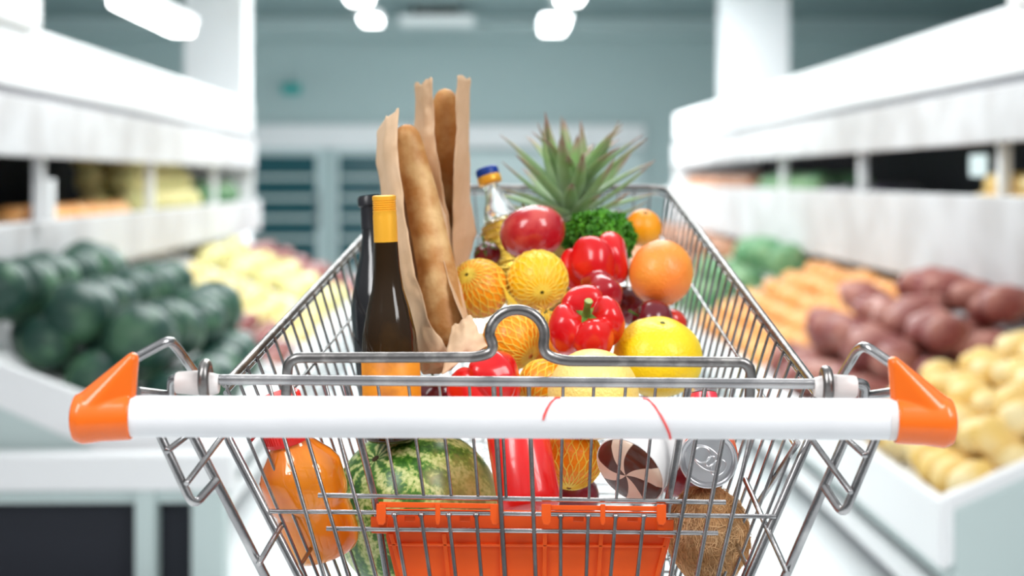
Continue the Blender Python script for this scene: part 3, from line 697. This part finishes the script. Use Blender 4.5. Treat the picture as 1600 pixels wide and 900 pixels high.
# juice bottle
juice = mat('carrot_juice', (.80, .165, .004), .10, coat=.8, bump=(18, .25), vary=(10, (.93, .34, .02), .4, .7), sss=.0)
A = P(434, 612, 1.60); B = P(511, 866, 1.60); L = (A-B).length; u = L/265
jb = empty('juice_bottle', B, 'bottle of orange juice with red cap at the left rear of the cart', 'bottle', axis=(A-B+Vector((0, -.02, 0))))
g = G(); prof = [(0, 2), (38, 0), (50, 4), (58, 14), (60, 30), (60, 60), (58, 78), (59, 86), (63, 92), (65, 104), (65, 125), (65, 142), (56, 158), (44, 172), (36, 182), (32, 188), (32, 198)]
g.lathe([(a*u, b*u) for a, b in prof], 56)
for i, p in enumerate(g.v):
    h = p.z/u
    if 8 < h < 88:
        a = math.atan2(p.y, p.x); k = 1-.035*max(0, math.sin(7*a)*math.sin((h-8)/80*PI*4))**.7
        g.v[i] = Vector((p.x*k, p.y*k, p.z))
mk('bottle_body', g, juice, jb)
g = G(); g.lathe([(0, 190*u), (36*u, 190*u), (37*u, 192*u), (37*u, 262*u), (35*u, 264*u), (0, 265*u)], 40)
for k in range(48): g.box((36.5*u, -.8*u, 196*u), (38*u, .8*u, 260*u), Matrix.Rotation(2*PI*k/48, 4, 'Z'))
mk('bottle_cap', g, mat('red_cap', (.85, .025, .02), .35), jb)
# watermelon
wm = bpy.data.materials.new('watermelon_rind'); wm.use_nodes = True; nt = wm.node_tree; b = nt.nodes['Principled BSDF']; b.inputs['Roughness'].default_value = .3
tc = nt.nodes.new('ShaderNodeTexCoord'); sp = nt.nodes.new('ShaderNodeSeparateXYZ'); nt.links.new(tc.outputs['Object'], sp.inputs[0])
ns = nt.nodes.new('ShaderNodeTexNoise'); ns.inputs['Scale'].default_value = 45; ns.inputs['Detail'].default_value = 8; nt.links.new(tc.outputs['Object'], ns.inputs['Vector'])
ns2 = nt.nodes.new('ShaderNodeTexNoise'); ns2.inputs['Scale'].default_value = 260; ns2.inputs['Detail'].default_value = 4; nt.links.new(tc.outputs['Object'], ns2.inputs['Vector'])
ang = mathn(nt, 'ARCTAN2', sp.outputs[1], sp.outputs[0])
a1 = mathn(nt, 'MULTIPLY_ADD', ang, 11.0, mathn(nt, 'MULTIPLY', ns.outputs[0], 10.0))
s1 = mathn(nt, 'SINE', a1); s2 = mathn(nt, 'MULTIPLY_ADD', s1, .5, .5); s3 = mathn(nt, 'ADD', mathn(nt, 'MULTIPLY', s2, .55), mathn(nt, 'MULTIPLY_ADD', ns2.outputs[0], 1.5, -.5))
colr = ramp(nt, s3, [(0.15, (.025, .10, .010)), (.48, (.07, .21, .02)), (.60, (.30, .42, .10)), (.9, (.60, .66, .28))])
# yellowish ground patch on one side
gp = mathn(nt, 'MULTIPLY_ADD', sp.outputs[0], 18, mathn(nt, 'MULTIPLY_ADD', ns.outputs[0], 1.6, -1.75))
mr = nt.nodes.new('ShaderNodeClamp'); nt.links.new(gp, mr.inputs[0])
mx = nt.nodes.new('ShaderNodeMix'); mx.data_type = 'RGBA'; nt.links.new(mr.outputs[0], mx.inputs[0]); nt.links.new(colr, mx.inputs[6]); mx.inputs[7].default_value = (.58, .47, .16, 1)
nt.links.new(mx.outputs[2], b.inputs['Base Color'])
c = P(652, 800, 1.73); R = .087
g = ball(72, 48, lambda th, ph: Vector((math.sin(ph)*math.cos(th), math.sin(ph)*math.sin(th), math.cos(ph)*1.03-.06*math.exp(-(ph/.16)**2)))*R)
wmo = mk('watermelon', g, wm, loc=c, smooth='all')
zax = Vector((-.50, -.52, .78)).normalized(); xax = (Vector((.85, -.45, -.1)) - zax*Vector((.85, -.45, -.1)).dot(zax)).normalized(); yax = zax.cross(xax)
wmo.rotation_euler = Matrix((xax, yax, zax)).transposed().to_euler()
tag(wmo, 'striped green watermelon low in the cart behind the rear wires', 'watermelon')
g = G(); g.lathe([(0, R*.985), (.003, R*.985), (.0042, R*.975), (.0045, R*.96)], 12); mk('stem_scar', g, mat('melon_scar', (.05, .03, .01), .8), wmo)
# red can
m_redcan = mat('red_can_paint', (.80, .012, .012), .25, coat=.5)
alu = mat('aluminium', (.80, .80, .82), .28, 1, bump=(60, .05))
def can(label, top, bot, d0, d1, R, m, name='drink_can', toplid=True):
    A = P(*top, d0); B = P(*bot, d1); L = (A-B).length
    o = empty(name, B, label, 'can', axis=(A-B), spin=.9)
    g = G(); g.lathe([(0, 0), (R*.8, 0), (R*.9, .003), (R, .010), (R, L-.012), (R*.93, L-.007), (R*.6, L-.009)], 48); mk('can_body', g, m, o)
    g = G(); g.lathe([(R*.9, L-.006), (R*.95, L-.004), (R*.96, L-.0005), (R*.93, L), (R*.88, L-.0005), (R*.86, L-.004), (R*.8, L-.0045), (R*.76, L-.003), (0, L-.003)], 48); l = mk('can_lid', g, alu, o)
    g = G(); z = L-.0018
    def ov(cx, cy, rx, ry, n=20, rr=.0009): g.tube([Vector((cx+rx*math.cos(2*PI*k/n), cy+ry*math.sin(2*PI*k/n), z)) for k in range(n)], rr, 6, closed=True)
    ov(0, R*.27, R*.27, R*.27); ov(0, -R*.08, R*.20, R*.12); ov(0, R*.08, R*.34, R*.56, 28, .0006); ov(0, -R*.42, R*.3, R*.22, 24, .0005)
    mk('pull_tab', g, alu, l); return o
can('red can standing under the handle, behind the centre wires', (802, 640), (830, 800), 1.64, 1.59, .0305, m_redcan)
can('drink can with silver lid facing the viewer, above the coconut', (1107, 719), (1100, 676), 1.575, 1.69, .0285, mat('orange_can_paint', (.72, .10, .02), .25, coat=.4))
can('small pink red can tipped at the right edge by the side wires', (1099, 604), (1102, 655), 1.625, 1.615, .0135, mat('pink_can_paint', (.80, .04, .07), .3, coat=.4))
# chocolate dessert pot
pm = bpy.data.materials.new('swirl_dessert'); pm.use_nodes = True; nt = pm.node_tree; b = nt.nodes['Principled BSDF']; b.inputs['Specular IOR Level'].default_value = .25; b.inputs['Roughness'].default_value = .2; b.inputs['Coat Weight'].default_value = .15
tc = nt.nodes.new('ShaderNodeTexCoord'); sp = nt.nodes.new('ShaderNodeSeparateXYZ'); nt.links.new(tc.outputs['Object'], sp.inputs[0])
ang = mathn(nt, 'ARCTAN2', sp.outputs[1], sp.outputs[0]); r2 = mathn(nt, 'SQRT', mathn(nt, 'ADD', mathn(nt, 'POWER', sp.outputs[0], 2), mathn(nt, 'POWER', sp.outputs[1], 2)))
s1 = mathn(nt, 'SINE', mathn(nt, 'MULTIPLY_ADD', ang, 4.0, mathn(nt, 'MULTIPLY', r2, 55)))
nt.links.new(ramp(nt, mathn(nt, 'MULTIPLY_ADD', s1, .5, .5), [(.60, (.095, .030, .018)), (.66, (.80, .60, .46))]), b.inputs['Base Color'])
A = P(984, 736, 1.568); B = P(1032, 655, 1.66); R = 60/F*1.575
ax = Vector((-.56, -.70, -.46)).normalized()
cup = empty('dessert_cup', A, 'white dessert pot on its side showing brown and cream swirls', 'dessert cup', axis=ax)
white_cup = mat('white_cup', (.88, .87, .86), .35)
g = G(); g.lathe([(R*.98, 0), (R*1.0, 0), (R*1.01, -.002), (R*1.0, -.004), (R*.98, -.006), (R*.86, -.075), (R*.80, -.08), (0, -.08)], 56); mk('cup_body', g, white_cup, cup)
g = G(); g.lathe([(0, .0075), (R*.5, .0065), (R*.85, .004), (R*.96, .001), (R*.99, -.001)], 56); mk('swirl_dessert', g, pm, cup)
# coconut
m_coco = mat('coconut_husk', (.34, .16, .06), .85, bump=(160, 1.0, 8), vary=(30, (.48, .27, .12), .35, .65))
c = P(1106, 834, 1.605); 
def cf(th, ph):
    v = Vector((math.sin(ph)*math.cos(th), math.sin(ph)*math.sin(th), math.cos(ph)))
    k = 1+.05*mnoise.noise(v*2.5)+.02*mnoise.noise(v*9); return Vector((v.x*.039, v.y*.039, v.z*.048*(1 if v.z < 0 else .95)))*k
coco = mk('coconut', ball(64, 48, cf), m_coco, loc=c, axis=(-.15, -.1, 1), smooth='all'); tag(coco, 'brown hairy coconut at the right rear bottom of the cart', 'coconut')
g = G()
for i in range(2200):
    th = random.random()*2*PI; ph = math.acos(random.uniform(-1, 1)); a = random.uniform(-.6, .6)+(0 if random.random() < .75 else PI/2); pts = []
    n = 5; ln = random.uniform(.12, .5); lift = random.choice((0, 0, .03, .06))
    for k in range(n):
        t = k/(n-1); p = cf(th+ln*math.sin(a)*t+.05*math.sin(t*3+i), min(PI-.05, max(.05, ph+ln*math.cos(a)*t))); pts.append(p*(1.006+lift*t*t))
    g.tube(pts, random.uniform(.0002, .0005), 3, caps=False)
o = mk('fibre', g, mat('coconut_fibre', (.50, .26, .10), .8, vary=(40, (.74, .47, .24), .4, .6)), coco, weld=False); o['kind'] = 'stuff'
# parsley
m_par = mat('parsley_leaf', (.035, .19, .008), .5, vary=(60, (.10, .36, .02), .4, .62))
c = P(935, 372, 2.03); g = G()
for i in range(1500):
    v = Vector((random.gauss(0, 1), random.gauss(0, 1), random.gauss(0, 1))).normalized()
    bl = 1+.16*mnoise.noise(v*3.2)
    p = Vector((v.x*.042, v.y*.036, v.z*.032))*bl*random.uniform(.86, 1.03)
    nrm = (v+Vector((random.uniform(-.7, .7), random.uniform(-.7, .7), random.uniform(-.7, .7)))).normalized(); M = nrm.to_track_quat('Z', 'Y').to_matrix()
    sz_ = random.uniform(.0028, .0052); rows = []; fr = random.random()*6
    for rr in (0.05, .55, 1):
        rows.append([p+M @ Vector((math.cos(a)*rr*sz_, math.sin(a)*rr*sz_, rr*rr*sz_*.45*math.sin(4*a+fr)+rr*sz_*.25)) for a in [2*PI*k/14 for k in range(14)]])
    g.grid(rows, True)
par_o = mk('parsley', g, m_par, loc=c, weld=False); tag(par_o, 'bunch of bright green curly parsley in front of the pineapple', 'parsley')
g = G()
for i in range(14):
    a = 2*PI*i/14; g.tube([Vector((math.cos(a)*.02, math.sin(a)*.018, -.005)), Vector((math.cos(a)*.008, math.sin(a)*.008, -.05)), Vector((math.cos(a)*.01, .01, -.085))], .0013, 5)
mk('stalks', g, MATS['pepper_stem'], par_o)
# pineapple
leafm = bpy.data.materials.new('pineapple_leaf'); leafm.use_nodes = True; nt = leafm.node_tree; b = nt.nodes['Principled BSDF']; b.inputs['Roughness'].default_value = .45
at_ = nt.nodes.new('ShaderNodeAttribute'); at_.attribute_name = 'along'
tc = nt.nodes.new('ShaderNodeTexCoord'); ns = nt.nodes.new('ShaderNodeTexNoise'); ns.inputs['Scale'].default_value = 60; ns.inputs['Detail'].default_value = 6; nt.links.new(tc.outputs['Object'], ns.inputs['Vector'])
f = mathn(nt, 'ADD', at_.outputs['Fac'], mathn(nt, 'MULTIPLY_ADD', ns.outputs[0], .5, -.25))
nt.links.new(ramp(nt, f, [(0, (.44, .52, .36)), (.3, (.33, .47, .26)), (.62, (.25, .42, .15)), (.85, (.36, .30, .20)), (1, (.30, .16, .13))]), b.inputs['Base Color'])
pb = P(893, 362, 2.16)
pine = empty('pineapple', pb, 'pineapple with spiky grey green crown standing at the back', 'pineapple')
ml = []; along = []; g = G()
def leaf(base, dr, L_, w_, curl, side):
    dr = dr.normalized(); out = Vector((dr.x, dr.y, 0)); out = out.normalized() if out.length > .01 else Vector((1, 0, 0))
    sd = dr.cross(Vector((0, 0, 1))); sd = sd.normalized() if sd.length > .05 else Vector((1, 0, 0)); n = sd.cross(dr).normalized(); rows = []; p = Vector(base); dcur = dr.copy(); N = 9
    for i in range(N+1):
        t = i/N; ww = w_*(1-t)**.75*(1+.5*math.sin(PI*t*.8)); nn = sd.cross(dcur).normalized()
        rows.append([p+sd*ww*k+nn*(-abs(k)*ww*-.45) for k in (-1, -.5, 0, .5, 1)]); along.extend([t]*5)
        dcur = (dcur+out*curl*.09+Vector((0, 0, -curl*.02))+sd*side*.03).normalized(); p = p+dcur*L_/N
    g.grid(rows)
G_N = 52
for i in range(G_N):
    t = i/(G_N-1); a = i*2.39996; el = .12+1.30*t**.9            # elevation rises towards the centre
    L_ = .062+.060*math.sin(PI*min(1, t*.8+.1))+random.uniform(-.016, .012)
    if t > .85: L_ *= .95
    base = Vector((math.cos(a)*.016*(1-t), math.sin(a)*.016*(1-t), .008+.045*t))
    leaf(base, Vector((math.cos(a)*math.cos(el), math.sin(a)*math.cos(el), math.sin(el))), L_, random.uniform(.0095, .0135), random.uniform(-.6, 1.2) if t > .6 else random.uniform(-1.2, .5), random.uniform(-1, 1))
crown = mk('crown', g, leafm, pine, weld=False, smooth='all', solid=.0009)
atr = crown.data.attributes.new('along', 'FLOAT', 'POINT')
for i, v in enumerate(along): atr.data[i].value = v
m_pine = mat('pineapple_skin', (.42, .24, .05), .6, bump=(60, .8), vary=(30, (.2, .2, .05), .4, .6))
def pf(th, ph):
    s_ = math.sin(ph)**.7; k = 1+.04*math.sin(8*th+ph*14)*math.sin(8*th-ph*14); return Vector((math.cos(th)*s_*.047*k, math.sin(th)*s_*.047*k, math.cos(ph)*.075-.062))
mk('fruit_body', ball(72, 60, pf), m_pine, pine, smooth='all')
# baguettes
crust = mat('bread_crust', (.46, .20, .05), .55, bump=(70, .9, 6), vary=(30, (.74, .49, .22), .38, .68))
def baguette(label, pts, rads):
    pts = [P(*p) for p in pts]; n = 48; m = 90; rows = []
    # smooth path
    def path(t):
        x = t*(len(pts)-1); i = min(int(x), len(pts)-2); return lerp(pts[i], pts[i+1], x-i)
    L_ = len(rads)
    for j in range(m+1):
        t = j/m; c0 = path(t); x = t*(L_-1); i = min(int(x), L_-2); R_ = rads[i]*(1-(x-i))+rads[i+1]*(x-i); R_ *= F*0+1
        e = min(1, math.sqrt(max(0, 1-(1-min(1, t*14))**2))) * min(1, math.sqrt(max(0, 1-(1-min(1, (1-t)*12))**2)))
        T = (path(min(1, t+.01))-path(max(0, t-.01))).normalized(); X = Vector((1, 0, 0)); X = (X-T*X.dot(T)).normalized(); Y = T.cross(X)
        row = []
        for k in range(n):
            a = 2*PI*k/n; slash = -.26*math.exp(-((((t*5+a*.28) % 1)-.5)/.10)**2)*max(0, math.cos(a+PI/2+.3*0))
            bul = .05*math.sin(t*31+1)*max(0, math.cos(a+PI/2)); q_ = R_*max(e, .02)*(1+slash+bul+.03*mnoise.noise(Vector((math.cos(a), math.sin(a), t*12))))
            row.append(c0+X*math.cos(a)*q_+Y*math.sin(a)*q_)
        rows.append(row)
    g = G(); g.grid(rows, True); g.f.append(tuple(range(n))[::-1]); g.f.append(tuple(m*n+k for k in range(n)))
    c0 = pts[-1]; o = mk('baguette', g, crust, loc=c0, off=c0, smooth='all'); return tag(o, label, 'bread')
u = 1/F*1.8
baguette('baguette with rounded tip in the left, shorter paper bag', [(632, 194, 1.825), (657, 300, 1.815), (682, 420, 1.795), (700, 545, 1.768)], [19*u, 25*u, 28*u, 31*u, 33*u])
baguette('taller baguette in the right paper bag, reaching highest', [(695, 138, 1.90), (701, 260, 1.93), (704, 380, 1.962), (707, 490, 1.995)], [20*u, 25*u, 25*u, 24*u, 24*u])
# paper bags
kraft = mat('kraft_paper', (.60, .39, .225), .7, bump=(30, .9, 6), vary=(16, (.72, .50, .32), .4, .65))
def bag(label, stations, jag, seed, push=0):
    """stations: rows of (px,py,d) from left front lip round the back to right front lip"""
    n_ = len(stations)
    stations = [[(a, b_, d_+push*i_/(n_-1)+(.0, .004, .02, .045, .045, .02, .0)[k_]*(1 if i_ < n_-2 else .3)) for k_, (a, b_, d_) in enumerate(st_)] for i_, st_ in enumerate(stations)]
    rows = []
    nst = len(stations); NS = 46; npt = len(stations[0]); NP = 40
    for j in range(NS+1):
        x = j/NS*(nst-1); i = min(int(x), nst-2); f_ = x-i; f_ = f_*f_*(3-2*f_)*.4+f_*.6
        base = [lerp(P(*a), P(*b), f_) for a, b in zip(stations[i], stations[i+1])]; row = []
        for k in range(NP+1):
            y = k/NP*(npt-1); q_ = min(int(y), npt-2); p = lerp(base[q_], base[q_+1], y-q_)
            nz = mnoise.noise(Vector((p.x*45+seed, p.z*26, p.y*20)))*.0040+mnoise.noise(Vector((p.x*130+seed, p.z*80, 0)))*.0020
            cr_ = abs(mnoise.noise(Vector((p.x*60+p.z*50, p.z*30-p.x*40, seed))))*.008
            p = p+Vector((nz*.5, nz-cr_, nz*.2))
            if j == 0: p = p+Vector((0, 0, jag*random.uniform(-1, 1)))
            row.append(p)
        rows.append(row)
    g = G(); g.grid(rows); c0 = P(*stations[-1][2]); o = mk('paper_bag', g, kraft, loc=c0, off=c0, smooth='all', solid=.0005); return tag(o, label, 'paper bag')
bag('left brown paper bag, open at the top, around the shorter baguette', [
    [(622, 170, 1.780), (604, 182, 1.790), (588, 210, 1.825), (597, 200, 1.865), (640, 225, 1.865), (648, 232, 1.845), (642, 240, 1.825)],
    [(622, 235, 1.775), (600, 235, 1.780), (590, 260, 1.815), (606, 262, 1.865), (660, 260, 1.865), (672, 262, 1.835), (660, 262, 1.815)],
    [(632, 330, 1.760), (612, 330, 1.770), (600, 335, 1.795), (620, 340, 1.855), (680, 340, 1.855), (696, 340, 1.825), (680, 342, 1.805)],
    [(650, 430, 1.740), (630, 430, 1.750), (618, 430, 1.775), (632, 440, 1.835), (690, 440, 1.835), (716, 430, 1.805), (700, 430, 1.775)],
    [(674, 510, 1.725), (655, 505, 1.730), (630, 500, 1.760), (655, 520, 1.805), (710, 510, 1.805), (735, 500, 1.780), (722, 500, 1.745)],
    [(700, 545, 1.715), (672, 550, 1.720), (646, 545, 1.740), (660, 560, 1.765), (705, 560, 1.765), (740, 545, 1.760), (726, 530, 1.725)],
    [(697, 570, 1.720), (682, 576, 1.723), (660, 582, 1.730), (662, 585, 1.740), (685, 585, 1.740), (705, 578, 1.735), (712, 570, 1.725)]], .002, 3)
bag('right brown paper bag with two tall torn strips around the taller baguette', [
    [(675, 122, 1.862), (662, 128, 1.865), (648, 133, 1.88), (664, 170, 1.935), (722, 170, 1.935), (735, 122, 1.88), (714, 120, 1.858)],
    [(680, 210, 1.852), (663, 210, 1.855), (645, 215, 1.88), (668, 220, 1.93), (722, 220, 1.93), (734, 210, 1.88), (713, 210, 1.850)],
    [(694, 300, 1.840), (675, 300, 1.845), (655, 305, 1.87), (680, 310, 1.92), (722, 310, 1.92), (734, 300, 1.87), (708, 300, 1.840)],
    [(704, 360, 1.828), (688, 365, 1.830), (672, 370, 1.86), (690, 370, 1.91), (726, 370, 1.91), (745, 365, 1.86), (707, 360, 1.828)],
    [(710, 430, 1.815), (697, 430, 1.817), (690, 435, 1.84), (696, 440, 1.88), (722, 440, 1.88), (728, 430, 1.85), (711, 430, 1.815)],
    [(716, 500, 1.80), (706, 500, 1.803), (702, 500, 1.82), (706, 505, 1.85), (722, 505, 1.85), (730, 500, 1.83), (717, 500, 1.80)]], .0025, 9, .13)
# crumpled folded end of the left bag
g = G(); rows = []
for j in range(17):
    row = []
    for k in range(15):
        a = j/16; b_ = k/14
        p = lerp(lerp(P(706, 510, 1.72), P(735, 492, 1.72), b_), lerp(P(690, 585, 1.685), P(762, 540, 1.695), b_), a)
        if a < .5: pass
        p += Vector((0, -.010*math.sin(PI*b_)*math.sin(PI*a)+.006*abs(mnoise.noise(Vector((a*4, b_*3, 2)))), 0.004*mnoise.noise(Vector((a*5, b_*4, 7)))))
        row.append(p)
    rows.append(row)
g.grid(rows)
pbg = [o for o in sc.objects if o.name == 'paper_bag'][0]
mk('folded_end', g, kraft, pbg, off=Vector(pbg.location), smooth='all', solid=.0005)
